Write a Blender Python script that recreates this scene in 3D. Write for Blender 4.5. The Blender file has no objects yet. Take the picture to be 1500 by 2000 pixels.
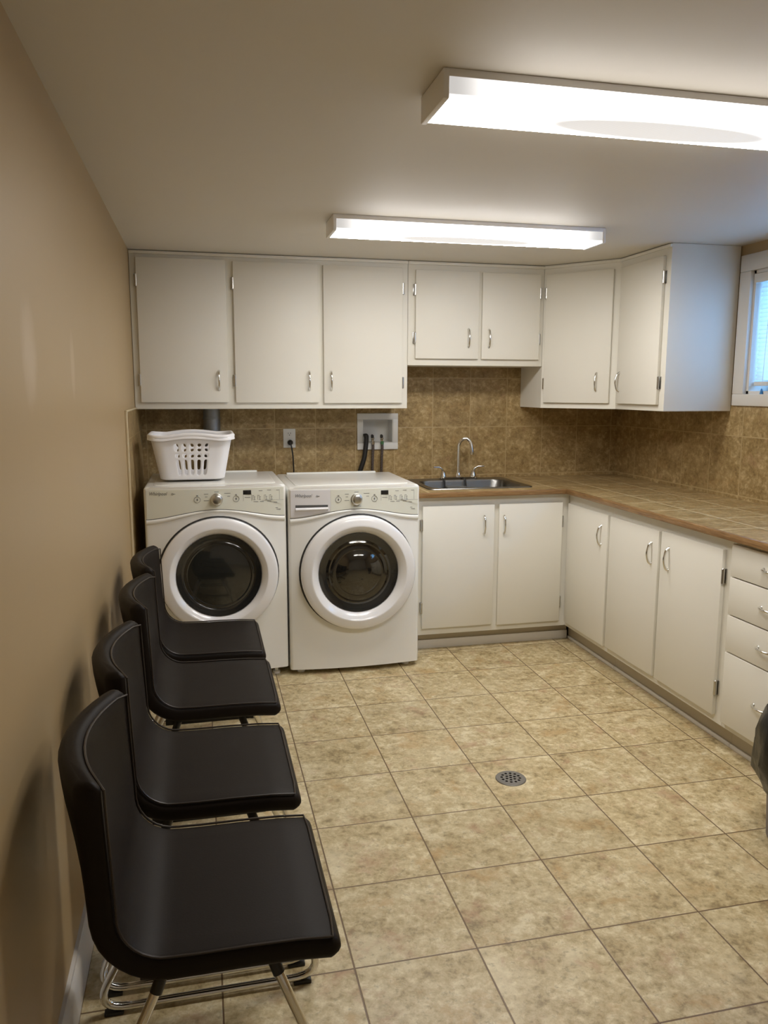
import bpy, bmesh, math, random
from mathutils import Vector, Matrix
random.seed(7)
SC = bpy.context.scene
COL = SC.collection
PI = math.pi

# ------------------------------------------------------------------ camera
F_PX = 1534.08
YAW, PITCH, ROLL = 0.2282, -0.1548, 0.0021
CAM_POS = Vector((0.342, 0.0, 1.474))
cy_, sy_, cp_, sp_ = math.cos(YAW), math.sin(YAW), math.cos(PITCH), math.sin(PITCH)
fwd = Vector((sy_*cp_, cy_*cp_, sp_)); rgt = Vector((cy_, -sy_, 0)); upv = rgt.cross(fwd)
c_, s_ = math.cos(ROLL), math.sin(ROLL)
rgt, upv = c_*rgt + s_*upv, -s_*rgt + c_*upv
cam_data = bpy.data.cameras.new('camera')
cam_data.sensor_fit = 'HORIZONTAL'; cam_data.sensor_width = 36.0
cam_data.lens = F_PX/1500*36.0
cam_data.clip_start = 0.02
cam = bpy.data.objects.new('camera', cam_data); COL.objects.link(cam)
cam.matrix_world = Matrix(((rgt.x, upv.x, -fwd.x, CAM_POS.x), (rgt.y, upv.y, -fwd.y, CAM_POS.y),
                           (rgt.z, upv.z, -fwd.z, CAM_POS.z), (0, 0, 0, 1)))
SC.camera = cam

# ------------------------------------------------------------------ world, exposure, lamp levels
world = bpy.data.worlds.new('daylight'); SC.world = world; world.use_nodes = True
wn = world.node_tree.nodes; wn['Background'].inputs[0].default_value = (0.20, 0.50, 1.0, 1)
wn['Background'].inputs[1].default_value = 2.9
SC.view_settings.view_transform = 'Standard'
try: SC.view_settings.look = 'None'
except Exception: pass
SC.view_settings.exposure = 1.90; SC.view_settings.gamma = 1.0
SC.view_settings.use_curve_mapping = False
LAMP_STRENGTH = 17.5
LAMP_SIDE = 0.95
LAMP_COLOUR = (1.0, 0.965, 0.93, 1)

# ------------------------------------------------------------------ room dimensions (metres)
W, D, H = 3.045, 4.78, 2.195
Y0 = -0.7
TILE = 0.3335

# ------------------------------------------------------------------ node helper
class N:
    def __init__(s, name):
        s.m = bpy.data.materials.new(name); s.m.use_nodes = True
        s.t = s.m.node_tree; s.b = s.t.nodes['Principled BSDF']
    def n(s, kind, **kw):
        x = s.t.nodes.new(kind)
        for k, v in kw.items(): setattr(x, k, v)
        return x
    def put(s, sock, v):
        if v is None: return
        if hasattr(v, 'is_linked') or isinstance(v, bpy.types.NodeSocket): s.t.links.new(v, sock)
        else: sock.default_value = v
    def math(s, op, a, b=None, c=None, clamp=False):
        x = s.n('ShaderNodeMath', operation=op, use_clamp=clamp)
        s.put(x.inputs[0], a); s.put(x.inputs[1], b); s.put(x.inputs[2], c)
        return x.outputs[0]
    def vmath(s, op, a, b=None):
        x = s.n('ShaderNodeVectorMath', operation=op); s.put(x.inputs[0], a); s.put(x.inputs[1], b)
        return x.outputs[0]
    def pos(s): return s.n('ShaderNodeNewGeometry').outputs['Position']
    def objco(s): return s.n('ShaderNodeTexCoord').outputs['Object']
    def sep(s, v):
        x = s.n('ShaderNodeSeparateXYZ'); s.put(x.inputs[0], v); return x.outputs
    def comb(s, a, b, c):
        x = s.n('ShaderNodeCombineXYZ'); s.put(x.inputs[0], a); s.put(x.inputs[1], b); s.put(x.inputs[2], c); return x.outputs[0]
    def noise(s, v, scale, detail=4, rough=.55, dist=0):
        x = s.n('ShaderNodeTexNoise'); s.put(x.inputs['Vector'], v)
        x.inputs['Scale'].default_value = scale; x.inputs['Detail'].default_value = detail
        x.inputs['Roughness'].default_value = rough; x.inputs['Distortion'].default_value = dist
        return x.outputs[0]
    def ramp(s, f, stops):
        x = s.n('ShaderNodeValToRGB'); s.put(x.inputs[0], f); e = x.color_ramp.elements
        while len(e) < len(stops): e.new(0.5)
        for i, (p, c) in enumerate(stops):
            e[i].position = p; e[i].color = (*c, 1) if len(c) == 3 else c
        return x.outputs[0]
    def mix(s, f, a, b, blend='MIX'):
        x = s.n('ShaderNodeMix', data_type='RGBA', blend_type=blend)
        s.put(x.inputs[0], f); s.put(x.inputs[6], a if not isinstance(a, tuple) else (*a[:3], 1)); s.put(x.inputs[7], b if not isinstance(b, tuple) else (*b[:3], 1))
        return x.outputs[2]
    def smooth(s, v, lo, hi):
        x = s.n('ShaderNodeMapRange', interpolation_type='SMOOTHSTEP'); s.put(x.inputs[0], v)
        s.put(x.inputs[1], lo); s.put(x.inputs[2], hi)
        x.inputs[3].default_value = 0; x.inputs[4].default_value = 1
        return x.outputs[0]
    def bump(s, h, strength=.1, dist=.01):
        x = s.n('ShaderNodeBump'); s.put(x.inputs['Height'], h)
        x.inputs['Strength'].default_value = strength; x.inputs['Distance'].default_value = dist
        s.t.links.new(x.outputs[0], s.b.inputs['Normal'])
    def base(s, v): s.put(s.b.inputs['Base Color'], v if not isinstance(v, tuple) else (*v[:3], 1)); return s
    def rough(s, v): s.put(s.b.inputs['Roughness'], v); return s
    def set(s, **kw):
        for k, v in kw.items(): s.put(s.b.inputs[k.replace('_', ' ')], v)
        return s

def simple(name, col, rough=.5, metal=0.0, bump=None, var=.04, **kw):
    m = N(name); p = m.objco()
    f = m.noise(p, 9, 3)
    dk = tuple(c*(1-var) for c in col); lt = tuple(min(1, c*(1+var)) for c in col)
    m.base(m.mix(f, dk, lt)); m.rough(rough); m.set(Metallic=metal, **kw)
    if bump: m.bump(m.noise(p, bump[0], 3), bump[1], .004)
    return m.m

def srgb(r, g, b):
    return tuple(((c/255)/12.92 if c/255 <= .04045 else ((c/255+.055)/1.055)**2.4) for c in (r, g, b))

# ------------------------------------------------------------------ materials
def tile_mat(name, axes, size, off, palette, grout, gw=.004, rough=.35, scale=1.0, gd=.5, contrast=1.0):
    """stone tile: axes picks two world axes, size / off give the joints"""
    m = N(name); x = m.sep(m.pos())
    ua, ub = x[axes[0]], x[axes[1]]
    def cell(u, o, s_):
        q = m.math('DIVIDE', m.math('SUBTRACT', u, o), s_)
        i = m.math('FLOOR', q); fr = m.math('FRACT', q)
        e = m.math('MULTIPLY', m.math('MINIMUM', fr, m.math('SUBTRACT', 1.0, fr)), s_)
        return i, e
    ia, ea = cell(ua, off[0], size[0]); ib, eb = cell(ub, off[1], size[1])
    edge = m.math('MINIMUM', ea, eb)
    g = m.smooth(edge, gw*.35, gw*.75)
    wnz = m.n('ShaderNodeTexWhiteNoise', noise_dimensions='3D'); m.put(wnz.inputs['Vector'], m.comb(ia, ib, 3.7))
    rv, rc = wnz.outputs['Value'], wnz.outputs['Color']
    v = m.vmath('ADD', m.comb(ua, ub, 0.0), m.vmath('MULTIPLY', rc, (17.0, 23.0, 11.0)))
    n1a = m.noise(v, 10*scale, 10, .72, .15); n1b = m.noise(m.vmath('ADD', v, (3.1, 4.4, 2.0)), 34*scale, 6, .7, .3)
    n1 = m.math('ADD', m.math('MULTIPLY', n1a, .50), m.math('MULTIPLY', n1b, .50)); n2 = m.noise(m.vmath('ADD', v, (5.2, 1.3, 9.1)), 5.0*scale, 5, .65, .2)
    n3 = m.noise(m.vmath('ADD', v, (2.2, 7.3, 4.1)), 55*scale, 4, .7)
    n4 = m.noise(m.vmath('ADD', v, (8.1, 3.3, 1.4)), 6.5*scale, 6, .68, .25)
    c = m.ramp(n1, palette)
    c = m.mix(m.math('MULTIPLY', m.smooth(n2, .52, .70), .55*contrast), c, palette[-1][1] if len(palette) < 5 else palette[4][1])
    lo, tan, pink = srgb(118, 104, 74), srgb(186, 150, 98), srgb(178, 138, 108)
    c = m.mix(m.math('MULTIPLY', m.smooth(n4, .54, .70), .60*contrast), c, tan)
    c = m.mix(m.math('MULTIPLY', m.smooth(m.math('SUBTRACT', 1.0, n4), .55, .70), .55*contrast), c, pink)
    c = m.mix(m.math('MULTIPLY', m.smooth(n3, .53, .70), .42*contrast), c, lo)
    c = m.mix(1.0, c, m.ramp(rv, [(0, (.93, .93, .93)), (1, (1.05, 1.05, 1.05))]), 'MULTIPLY')
    m.base(m.mix(g, grout, c))
    m.rough(m.math('ADD', m.math('MULTIPLY', n3, .12), rough))
    m.bump(m.math('ADD', m.math('MULTIPLY', g, gd), m.math('MULTIPLY', n1, .12)), .35, .004)
    return m.m

FLOOR_PAL = [(.38, srgb(144, 126, 89)), (.455, srgb(183, 164, 122)), (.525, srgb(202, 185, 144)), (.60, srgb(224, 211, 175))]
WALL_PAL = [(.38, srgb(120, 97, 60)), (.455, srgb(147, 123, 80)), (.525, srgb(163, 139, 95)), (.60, srgb(192, 169, 126))]
M = {}
M['floor'] = tile_mat('floor_stone_tile', (0, 1), (TILE, TILE), (1.0153, 2.7874), FLOOR_PAL, srgb(112, 90, 64), .0042, .30)
M['tile_y'] = tile_mat('wall_tile_back', (0, 2), (.247, .305), (1.763-.247*4, .935), WALL_PAL, srgb(178, 156, 114), .0050, .32, 1.3, .3, .5)
M['tile_x'] = tile_mat('wall_tile_side', (1, 2), (.2535, .305), (3.511-.2535*8, .935), WALL_PAL, srgb(178, 156, 114), .0050, .32, 1.3, .3, .5)
M['tile_z'] = tile_mat('counter_tile', (0, 1), (.2535, .2535), (2.565, 3.511-.2535*8), WALL_PAL, srgb(204, 184, 144), .0085, .28, 1.2, .3, .5)

def paint(name, col, rough, bumpy=.08):
    m = N(name); p = m.pos()
    f = m.noise(p, 1.6, 4, .6); f2 = m.noise(p, 260, 2)
    m.base(m.mix(f, tuple(c*.96 for c in col), tuple(min(1, c*1.04) for c in col)))
    m.rough(m.math('ADD', m.math('MULTIPLY', f, .10), rough-.05)); m.bump(f2, bumpy, .002)
    return m
def wall_paint():
    m = paint('tan_wall_paint', srgb(178, 154, 114), .42)
    # two paler patches on the left wall, with soft noisy edges
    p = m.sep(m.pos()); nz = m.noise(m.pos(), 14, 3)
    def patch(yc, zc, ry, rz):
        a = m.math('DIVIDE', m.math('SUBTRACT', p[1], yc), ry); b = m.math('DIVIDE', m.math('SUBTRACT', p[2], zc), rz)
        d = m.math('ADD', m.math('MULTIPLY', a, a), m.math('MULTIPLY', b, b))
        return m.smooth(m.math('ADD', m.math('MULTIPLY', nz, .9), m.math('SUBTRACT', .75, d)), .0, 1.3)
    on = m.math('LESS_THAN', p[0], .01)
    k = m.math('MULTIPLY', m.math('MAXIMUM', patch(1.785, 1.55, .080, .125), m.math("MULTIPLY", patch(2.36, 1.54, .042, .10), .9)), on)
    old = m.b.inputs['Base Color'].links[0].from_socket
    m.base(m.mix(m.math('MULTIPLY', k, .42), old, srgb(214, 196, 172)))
    return m.m
M['wall'] = wall_paint()
M['ceiling'] = paint('ceiling_paint', srgb(216, 210, 198), .5).m
wc_ = paint('white_cabinet_paint', srgb(233, 230, 219), .45, .05); wc_.set(Specular_IOR_Level=.32); M['white_cab'] = wc_.m
M['white_trim'] = paint('white_trim_paint', srgb(216, 211, 202), .4, .03).m
M['kick'] = paint('toe_kick_shade_paint', srgb(190, 180, 160), .5, .04).m  # tan tone stands in for the shade on the recessed kick
M['appliance'] = simple('white_enamel', srgb(240, 240, 235), .25, var=.01, Coat_Weight=.3, Coat_Roughness=.1)
M['panel'] = simple('console_plastic', srgb(228, 229, 216), .38, var=.01)
M['drawer_plastic'] = simple('drawer_plastic', srgb(228, 227, 229), .3, var=.01)
M['ringwhite'] = simple('door_ring_plastic', srgb(240, 240, 241), .2, var=.01, Coat_Weight=.3, Coat_Roughness=.08)
M['black'] = simple('black_plastic', (.012, .012, .012), .4)
M['rubber'] = simple('black_rubber', (.015, .015, .015), .55)
M['gasket'] = simple('dark_gap_rubber', (.03, .03, .03), .6)
M['print'] = simple('grey_panel_print', (.20, .20, .20), .5)
M['logo'] = simple('grey_logo_print', (.16, .16, .17), .35, .3)
M['chrome'] = simple('chrome', (.78, .77, .74), .12, 1.0, var=.02)
M['knobmetal'] = simple('brushed_knob_metal', (.62, .62, .60), .28, 1.0)
M['hinge'] = simple('hinge_metal', (.55, .54, .52), .25, 1.0)
M['steel'] = simple('stainless_steel', (.20, .197, .188), .3, 1.0, bump=(220, .04))
M['plastic'] = simple('white_basket_plastic', srgb(243, 243, 246), .35, var=.01, Subsurface_Weight=.0)
M['wood'] = None
M['zinc'] = simple('galvanised_duct', (.30, .32, .34), .42, .8, bump=(60, .06), var=.15)
M['bin'] = simple('grey_bin_plastic', srgb(118, 114, 116), .5)
M['bag'] = simple('black_bin_bag', (.011, .0105, .0085), .30, bump=(40, .5))
M['outlet'] = simple('white_outlet_plastic', srgb(222, 222, 218), .4)
M['grate'] = simple('drain_metal', (.26, .25, .23), .45, .7, var=.2)
M['pit'] = simple('drain_pit', (.02, .018, .015), .8)
M['lampgrey'] = simple('lamp_housing_white', srgb(246, 246, 248), .4, var=.005)
M['teal'] = simple('blue_tassel', (.02, .16, .36), .4)
M['green'] = simple('green_tag', (.05, .16, .06), .5)

def wood_edge():
    m = N('oak_edge'); p = m.pos()
    f = m.noise(m.vmath('MULTIPLY', p, (3, 3, 40)), 4, 5, .6, .3)
    m.base(m.ramp(f, [(.3, srgb(118, 88, 54)), (.55, srgb(146, 112, 72)), (.75, srgb(172, 138, 96))])); m.rough(.35)
    return m.m
M['wood'] = wood_edge()
def leather():
    m = N('dark_brown_leather'); p = m.objco()
    f = m.noise(p, 260, 3, .6); g = m.noise(p, 7, 3)
    m.base(m.mix(g, (.0120, .0090, .0072), (.0165, .0124, .0100)))
    m.rough(m.math('ADD', m.math('MULTIPLY', g, .10), .43)); m.bump(f, .10, .002)
    m.set(Specular_IOR_Level=.13)
    return m.m
M['leather'] = leather()
M['piping'] = simple('leather_piping', (.030, .022, .017), .4)
def braided():
    m = N('braided_hose'); x = m.sep(m.objco())
    w = m.n('ShaderNodeTexWave', wave_type='BANDS', bands_direction='DIAGONAL'); w.inputs['Scale'].default_value = 60; w.inputs['Distortion'].default_value = 1.5
    m.put(w.inputs['Vector'], m.objco())
    m.base(m.ramp(w.outputs['Fac'], [(.55, (.015, .012, .012)), (.8, (.16, .12, .10))])); m.rough(.4)
    return m.m
M['braid'] = braided()
def doorglass(name, col, metal, rough):
    m = N(name); p = m.objco(); f = m.noise(p, 6, 2)
    m.base(m.mix(f, tuple(c*.7 for c in col), col)); m.rough(rough); m.set(Metallic=metal, Coat_Weight=.6, Coat_Roughness=.03)
    return m.m
M['dryglass'] = doorglass('dryer_window', (.020, .021, .019), 0.0, .12)
M['washglass'] = doorglass('washer_window', (.075, .071, .062), .85, .07)
M['darkring'] = doorglass('window_surround', (.018, .019, .019), 0.0, .2)
def lens():
    m = N('lamp_lens'); x = m.sep(m.objco())
    ax = m.math('ABSOLUTE', x[0]); dy = m.math('ABSOLUTE', m.math('ADD', x[1], -.010))
    d = m.math('ADD', m.math('POWER', m.math('DIVIDE', ax, .36), 2.0), m.math('POWER', m.math('DIVIDE', dy, .072), 2.0))
    msk = m.math('SUBTRACT', 1.0, m.smooth(d, .50, 1.30))
    nz = m.sep(m.n('ShaderNodeNewGeometry').outputs['Normal'])
    down = m.smooth(m.math('MULTIPLY', nz[2], -1.0), .2, .9)
    msk = m.math('MULTIPLY', msk, down)
    w = m.n('ShaderNodeTexWave', wave_type='BANDS', bands_direction='DIAGONAL'); w.inputs['Scale'].default_value = 55
    m.put(w.inputs['Vector'], m.objco())
    low = m.math('ADD', m.math('MULTIPLY', w.outputs['Fac'], .06), .17)
    full = m.math('ADD', m.math('MULTIPLY', down, LAMP_STRENGTH-LAMP_SIDE), LAMP_SIDE)
    ends = m.math('SUBTRACT', 1.0, m.math('MULTIPLY', m.smooth(ax, .36, .60), .84))     # the tubes stop short of the ends; fade deepened to dim nearby doors
    full = m.math('MULTIPLY', full, ends)
    st = m.math('ADD', m.math('MULTIPLY', m.math('POWER', m.math('SUBTRACT', 1.0, msk), 2.5), full), m.math('MULTIPLY', msk, low))
    m.base((.2, .2, .2)); m.rough(.4)
    m.put(m.b.inputs['Emission Color'], m.mix(msk, LAMP_COLOUR, (1.0, .96, .92)))
    m.put(m.b.inputs['Emission Strength'], st)
    return m.m
M['lens'] = lens()
def glass():
    m = N('window_glass'); m.base((.95, .98, 1)); m.rough(.02); m.set(Transmission_Weight=1.0, IOR=1.1)
    return m.m
M['glass'] = glass()
def slat():
    m = N('blind_slat'); t = m.t
    df = m.n('ShaderNodeBsdfDiffuse'); df.inputs[0].default_value = (.80, .80, .78, 1)
    tr = m.n('ShaderNodeBsdfTranslucent'); tr.inputs[0].default_value = (.78, .82, .85, 1)
    mx = m.n('ShaderNodeMixShader'); mx.inputs[0].default_value = .5
    t.links.new(df.outputs[0], mx.inputs[1]); t.links.new(tr.outputs[0], mx.inputs[2])
    t.links.new(mx.outputs[0], t.nodes['Material Output'].inputs[0])
    return m.m
M['slat'] = slat()

# ------------------------------------------------------------------ geometry helpers
class MB:
    """collects shapes (world coordinates, or through a frame matrix) for ONE mesh"""
    def __init__(s, frame=None): s.bm = bmesh.new(); s.F = frame or Matrix()
    def V(s, p): return s.bm.verts.new(s.F @ Vector(p))
    def box(s, x0, x1, y0, y1, z0, z1, bev=0, seg=2):
        b = bmesh.new()
        vs = [b.verts.new(p) for p in ((x0, y0, z0), (x1, y0, z0), (x1, y1, z0), (x0, y1, z0), (x0, y0, z1), (x1, y0, z1), (x1, y1, z1), (x0, y1, z1))]
        for f in ((0, 3, 2, 1), (4, 5, 6, 7), (0, 1, 5, 4), (1, 2, 6, 5), (2, 3, 7, 6), (3, 0, 4, 7)): b.faces.new([vs[i] for i in f])
        if bev: bmesh.ops.bevel(b, geom=list(b.edges), offset=bev, segments=seg, profile=.5, affect='EDGES', clamp_overlap=True)
        return s.add(b)
    def add(s, b):
        mp = {}
        for v in b.verts: mp[v] = s.V(v.co)
        for f in b.faces:
            try: s.bm.faces.new([mp[v] for v in f.verts])
            except ValueError: pass
        b.free(); return s
    def prism(s, pts, z0, z1, bev=0, seg=2, which='all'):
        b = bmesh.new(); n = len(pts)
        lo = [b.verts.new((x, y, z0)) for x, y in pts]; hi = [b.verts.new((x, y, z1)) for x, y in pts]
        b.faces.new(lo[::-1]); b.faces.new(hi)
        for i in range(n): b.faces.new((lo[i], lo[(i+1) % n], hi[(i+1) % n], hi[i]))
        if bev:
            es = list(b.edges) if which == 'all' else [e for e in b.edges if which(e)]
            bmesh.ops.bevel(b, geom=es, offset=bev, segments=seg, profile=.5, affect='EDGES', clamp_overlap=True)
        return s.add(b)
    def tube(s, path, r, n=10, closed=False, caps=True, flat=1.0):
        P = [Vector(p) for p in path]; k = len(P); rs = r if isinstance(r, (list, tuple)) else [r]*k
        rings = []; prev = None
        for i in range(k):
            if closed: t = (P[(i+1) % k]-P[i-1])
            else: t = P[min(i+1, k-1)]-P[max(i-1, 0)]
            t.normalize()
            if prev is None:
                a = Vector((0, 0, 1)) if abs(t.z) < .9 else Vector((1, 0, 0))
                u = t.cross(a).normalized()
            else:
                u = prev - t*prev.dot(t); u.normalize()
            prev = u; w = t.cross(u)
            rings.append([s.V(P[i]+(u*math.cos(2*PI*j/n)+w*math.sin(2*PI*j/n)*flat)*rs[i]) for j in range(n)])
        m = k if closed else k-1
        for i in range(m):
            A, B = rings[i], rings[(i+1) % k]
            for j in range(n): s.bm.faces.new((A[j], A[(j+1) % n], B[(j+1) % n], B[j]))
        if caps and not closed:
            s.bm.faces.new(rings[0][::-1]); s.bm.faces.new(rings[-1])
        return s
    def cyl(s, a, b, r, r2=None, n=24): return s.tube([a, b], [r, r if r2 is None else r2], n)
    def lathe(s, prof, c, axis='z', n=48, closed=False):
        """prof: (r, h) pairs; axis z (up) or y (h points to -y, towards the room)"""
        rings = []
        for r, h in prof:
            if r < 1e-6:
                p = (c[0], c[1], c[2]+h) if axis == 'z' else (c[0], c[1]-h, c[2]); rings.append([s.V(p)])
            else:
                rg = []
                for j in range(n):
                    a = 2*PI*j/n
                    rg.append(s.V((c[0]+r*math.cos(a), c[1]+r*math.sin(a), c[2]+h) if axis == 'z' else (c[0]+r*math.cos(a), c[1]-h, c[2]+r*math.sin(a))))
                rings.append(rg)
        pairs = list(zip(rings, rings[1:]))
        if closed: pairs.append((rings[-1], rings[0]))
        for A, B in pairs:
            for j in range(n):
                k = (j+1) % n
                if len(A) == 1 and len(B) == 1: continue
                if len(A) == 1: s.bm.faces.new((A[0], B[j], B[k]))
                elif len(B) == 1: s.bm.faces.new((A[j], A[k], B[0]))
                else: s.bm.faces.new((A[j], A[k], B[k], B[j]))
        return s
    def grid(s, fn, nu, nv, thick=None):
        """surface fn(u,v)->point, u,v in 0..1; thick(u,v)->offset vector closes it into a shell"""
        def layer(off):
            return [[s.V(Vector(fn(i/nu, j/nv)) + (off(i/nu, j/nv) if off else Vector((0, 0, 0)))) for j in range(nv+1)] for i in range(nu+1)]
        A = layer(None)
        for i in range(nu):
            for j in range(nv): s.bm.faces.new((A[i][j], A[i+1][j], A[i+1][j+1], A[i][j+1]))
        if thick:
            B = layer(thick)
            for i in range(nu):
                for j in range(nv): s.bm.faces.new((B[i][j+1], B[i+1][j+1], B[i+1][j], B[i][j]))
            for i in range(nu):
                s.bm.faces.new((A[i][0], B[i][0], B[i+1][0], A[i+1][0])); s.bm.faces.new((A[i][nv], A[i+1][nv], B[i+1][nv], B[i][nv]))
            for j in range(nv):
                s.bm.faces.new((A[0][j], A[0][j+1], B[0][j+1], B[0][j])); s.bm.faces.new((A[nu][j], B[nu][j], B[nu][j+1], A[nu][j+1]))
        return s

def root_of(o):
    while o.parent: o = o.parent
    return o

def obj(name, mb, mat, parent=None, smooth=True, angle=38, label=None):
    bm = mb.bm
    bmesh.ops.recalc_face_normals(bm, faces=list(bm.faces))
    if parent:
        off = root_of(parent).location.copy()
    else:
        xs = [v.co for v in bm.verts]
        lo = [min(c[i] for c in xs) for i in range(3)]; hi = [max(c[i] for c in xs) for i in range(3)]
        off = Vector(((lo[0]+hi[0])/2, (lo[1]+hi[1])/2, lo[2]))
    for v in bm.verts: v.co -= off
    me = bpy.data.meshes.new(name); bm.to_mesh(me); bm.free()
    for m in (mat if isinstance(mat, list) else [mat]): me.materials.append(m)
    if smooth:
        me.polygons.foreach_set('use_smooth', [True]*len(me.polygons))
        me.set_sharp_from_angle(angle=math.radians(angle))
    o = bpy.data.objects.new(name, me); COL.objects.link(o)
    if parent: o.parent = parent
    else: o.location = off
    if label: o['label'] = label
    return o

def tag(o, label, cat, group=None, kind=None):
    o['label'] = label; o['category'] = cat
    if group: o['group'] = group
    if kind: o['kind'] = kind
    return o

def thing(name, label, cat, loc=(0, 0, 0), group=None, kind=None):
    o = bpy.data.objects.new(name, None); COL.objects.link(o); o.location = loc
    o.empty_display_size = .1
    return tag(o, label, cat, group, kind)

def dup(root, loc, label, rotz=0.0):
    r = root.copy(); COL.objects.link(r); r.location = loc; r['label'] = label; r.rotation_euler = (0, 0, rotz)
    for ch in list(root.children):
        c = ch.copy(); COL.objects.link(c); c.parent = r
        for g in list(ch.children):
            d = g.copy(); COL.objects.link(d); d.parent = c
    return r

def arc(c, r, a0, a1, n):
    return [(c[0]+r*math.cos(a0+(a1-a0)*i/n), c[1]+r*math.sin(a0+(a1-a0)*i/n)) for i in range(n+1)]
def rrect(x0, x1, y0, y1, r, n=6):
    return (arc((x1-r, y0+r), r, -PI/2, 0, n)+arc((x1-r, y1-r), r, 0, PI/2, n)
            + arc((x0+r, y1-r), r, PI/2, PI, n)+arc((x0+r, y0+r), r, PI, 1.5*PI, n))
def fillet_path(pts, rad, n=6):
    P = [Vector(p) for p in pts]; out = [P[0]]
    for i in range(1, len(P)-1):
        a = (P[i-1]-P[i]); b = (P[i+1]-P[i]); la, lb = a.length, b.length; a.normalize(); b.normalize()
        r = rad if not isinstance(rad, (list, tuple)) else rad[i-1]
        d = min(r, la*.45, lb*.45)
        A, B = P[i]+a*d, P[i]+b*d
        for k in range(n+1):
            t = k/n; out.append(A*(1-t)**2+P[i]*2*t*(1-t)+B*t*t)
    out.append(P[-1]); return out
def frame(o, u, n):
    """local (a along u, b outward n, c up) -> world"""
    return Matrix(((u[0], n[0], 0, o[0]), (u[1], n[1], 0, o[1]), (0, 0, 1, o[2]), (0, 0, 0, 1)))

# ================================================================== ROOM
def struct(name, mb, mat, label, cat, smooth=False):
    return tag(obj(name, mb, mat, None, smooth), label, cat, None, 'structure')

struct('floor', MB().box(-.12, W+.25, Y0-.12, D+.12, -.08, 0), M['floor'], 'beige stone tile floor with thin brown grout lines', 'floor')
struct('ceiling', MB().box(-.12, W+.25, Y0-.12, D+.12, H, H+.08), M['ceiling'], 'plain off-white painted ceiling', 'ceiling')
wl = struct('wall_left', MB().box(-.12, 0, Y0-.12, D+.12, 0, H), M['wall'], 'tan painted left wall behind the row of chairs', 'wall')
VB = (1.313, 1.503, 1.147, 1.292)     # hole for the valve box
wb = struct('wall_back', MB().box(0, VB[0], D, D+.12, 0, H).box(VB[1], W, D, D+.12, 0, H).box(VB[0], VB[1], D, D+.12, 0, VB[2]).box(VB[0], VB[1], D, D+.12, VB[3], H), M['wall'], 'back wall behind the washer and dryer', 'wall')
struct('wall_front', MB().box(0, W, Y0-.12, Y0, 0, H), M['white_trim'], 'off-white wall closing the room opposite the machines', 'wall')  # unseen; brought close and kept pale to bounce light back
# right wall with the window opening
WY0, WY1, WZ0, WZ1 = 2.30, 3.515, 1.455, 2.060
wr = struct('wall_right', MB().box(W, W+.22, Y0-.12, WY0, 0, H).box(W, W+.22, WY1, D+.12, 0, H).box(W, W+.22, WY0, WY1, 0, WZ0).box(W, W+.22, WY0, WY1, WZ1, H),
            M['wall'], 'right wall with the small high window', 'wall')
obj('tile_backsplash', MB().box(0, VB[0], D-.008, D, 0, 1.70).box(VB[1], W, D-.008, D, 0, 1.70).box(VB[0], VB[1], D-.008, D, 0, VB[2]).box(VB[0], VB[1], D-.008, D, VB[3], 1.70), M['tile_y'], wb, False)
obj('tile_backsplash', MB().box(W-.008, W, 2.0, D-.008, .87, 1.395), M['tile_x'], wr, False)
obj('tile_backsplash', MB().box(0, .008, 3.862, D-.008, 0, 1.366), M['tile_x'], wl, False)
struct('trim_1', MB().box(0, .011, 3.848, 3.862, 0, 1.374, .003).box(0, .011, 3.848, 4.455, 1.366, 1.376, .003), simple('bullnose_edge', srgb(206, 190, 156), .35),
       'pale edge strip bordering the tiles on the left wall', 'trim', True)
bb = MB(); bb.prism([(0, 0), (.016, 0), (.016, .095), (.012, .108), (.008, .112), (.008, .122), (0, .126)], Y0, 3.848)
for v in bb.bm.verts: v.co = Vector((v.co.x, v.co.z, v.co.y))
struct('baseboard_left', bb, M['white_trim'], 'white baseboard along the left wall behind the chairs', 'baseboard', True)

# window
win = thing('window_1', 'white framed window high on the right wall', 'window', (W, (WY0+WY1)/2, WZ0), None, 'structure')
cw = .082
cs = MB()
x0, x1 = W-.022, W+.004
for (a, b, c, d) in ((WY0-cw, WY1+cw, WZ1, WZ1+cw), (WY0-cw, WY1+cw, WZ0-.060, WZ0), (WY0-cw, WY0, WZ0, WZ1), (WY1, WY1+cw, WZ0, WZ1)):
    cs.box(x0, x1, a, b, c, d, .004)
obj('window_casing', cs, M['white_trim'], win)
jm = MB()
jm.box(W, W+.20, WY0, WY0+.015, WZ0, WZ1).box(W, W+.20, WY1-.015, WY1, WZ0, WZ1).box(W, W+.20, WY0, WY1, WZ0, WZ0+.015).box(W, W+.20, WY0, WY1, WZ1-.015, WZ1)
obj('window_jamb', jm, M['white_trim'], win, False)
sf = MB(); gx0 = W+.13
my = (WY0+WY1)/2
for (a, b) in ((WY0+.015, my+.02), (my-.02, WY1-.015)):
    sf.box(gx0, gx0+.035, a, a+.04, WZ0+.015, WZ1-.015, .003).box(gx0, gx0+.035, b-.04, b, WZ0+.015, WZ1-.015, .003)
    sf.box(gx0, gx0+.035, a, b, WZ0+.015, WZ0+.055, .003).box(gx0, gx0+.035, a, b, WZ1-.055, WZ1-.015, .003)
obj('window_sash', sf, M['white_trim'], win)
obj('window_pane', MB().box(gx0+.014, gx0+.020, WY0+.05, WY1-.05, WZ0+.05, WZ1-.05), M['glass'], win, False)

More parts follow.
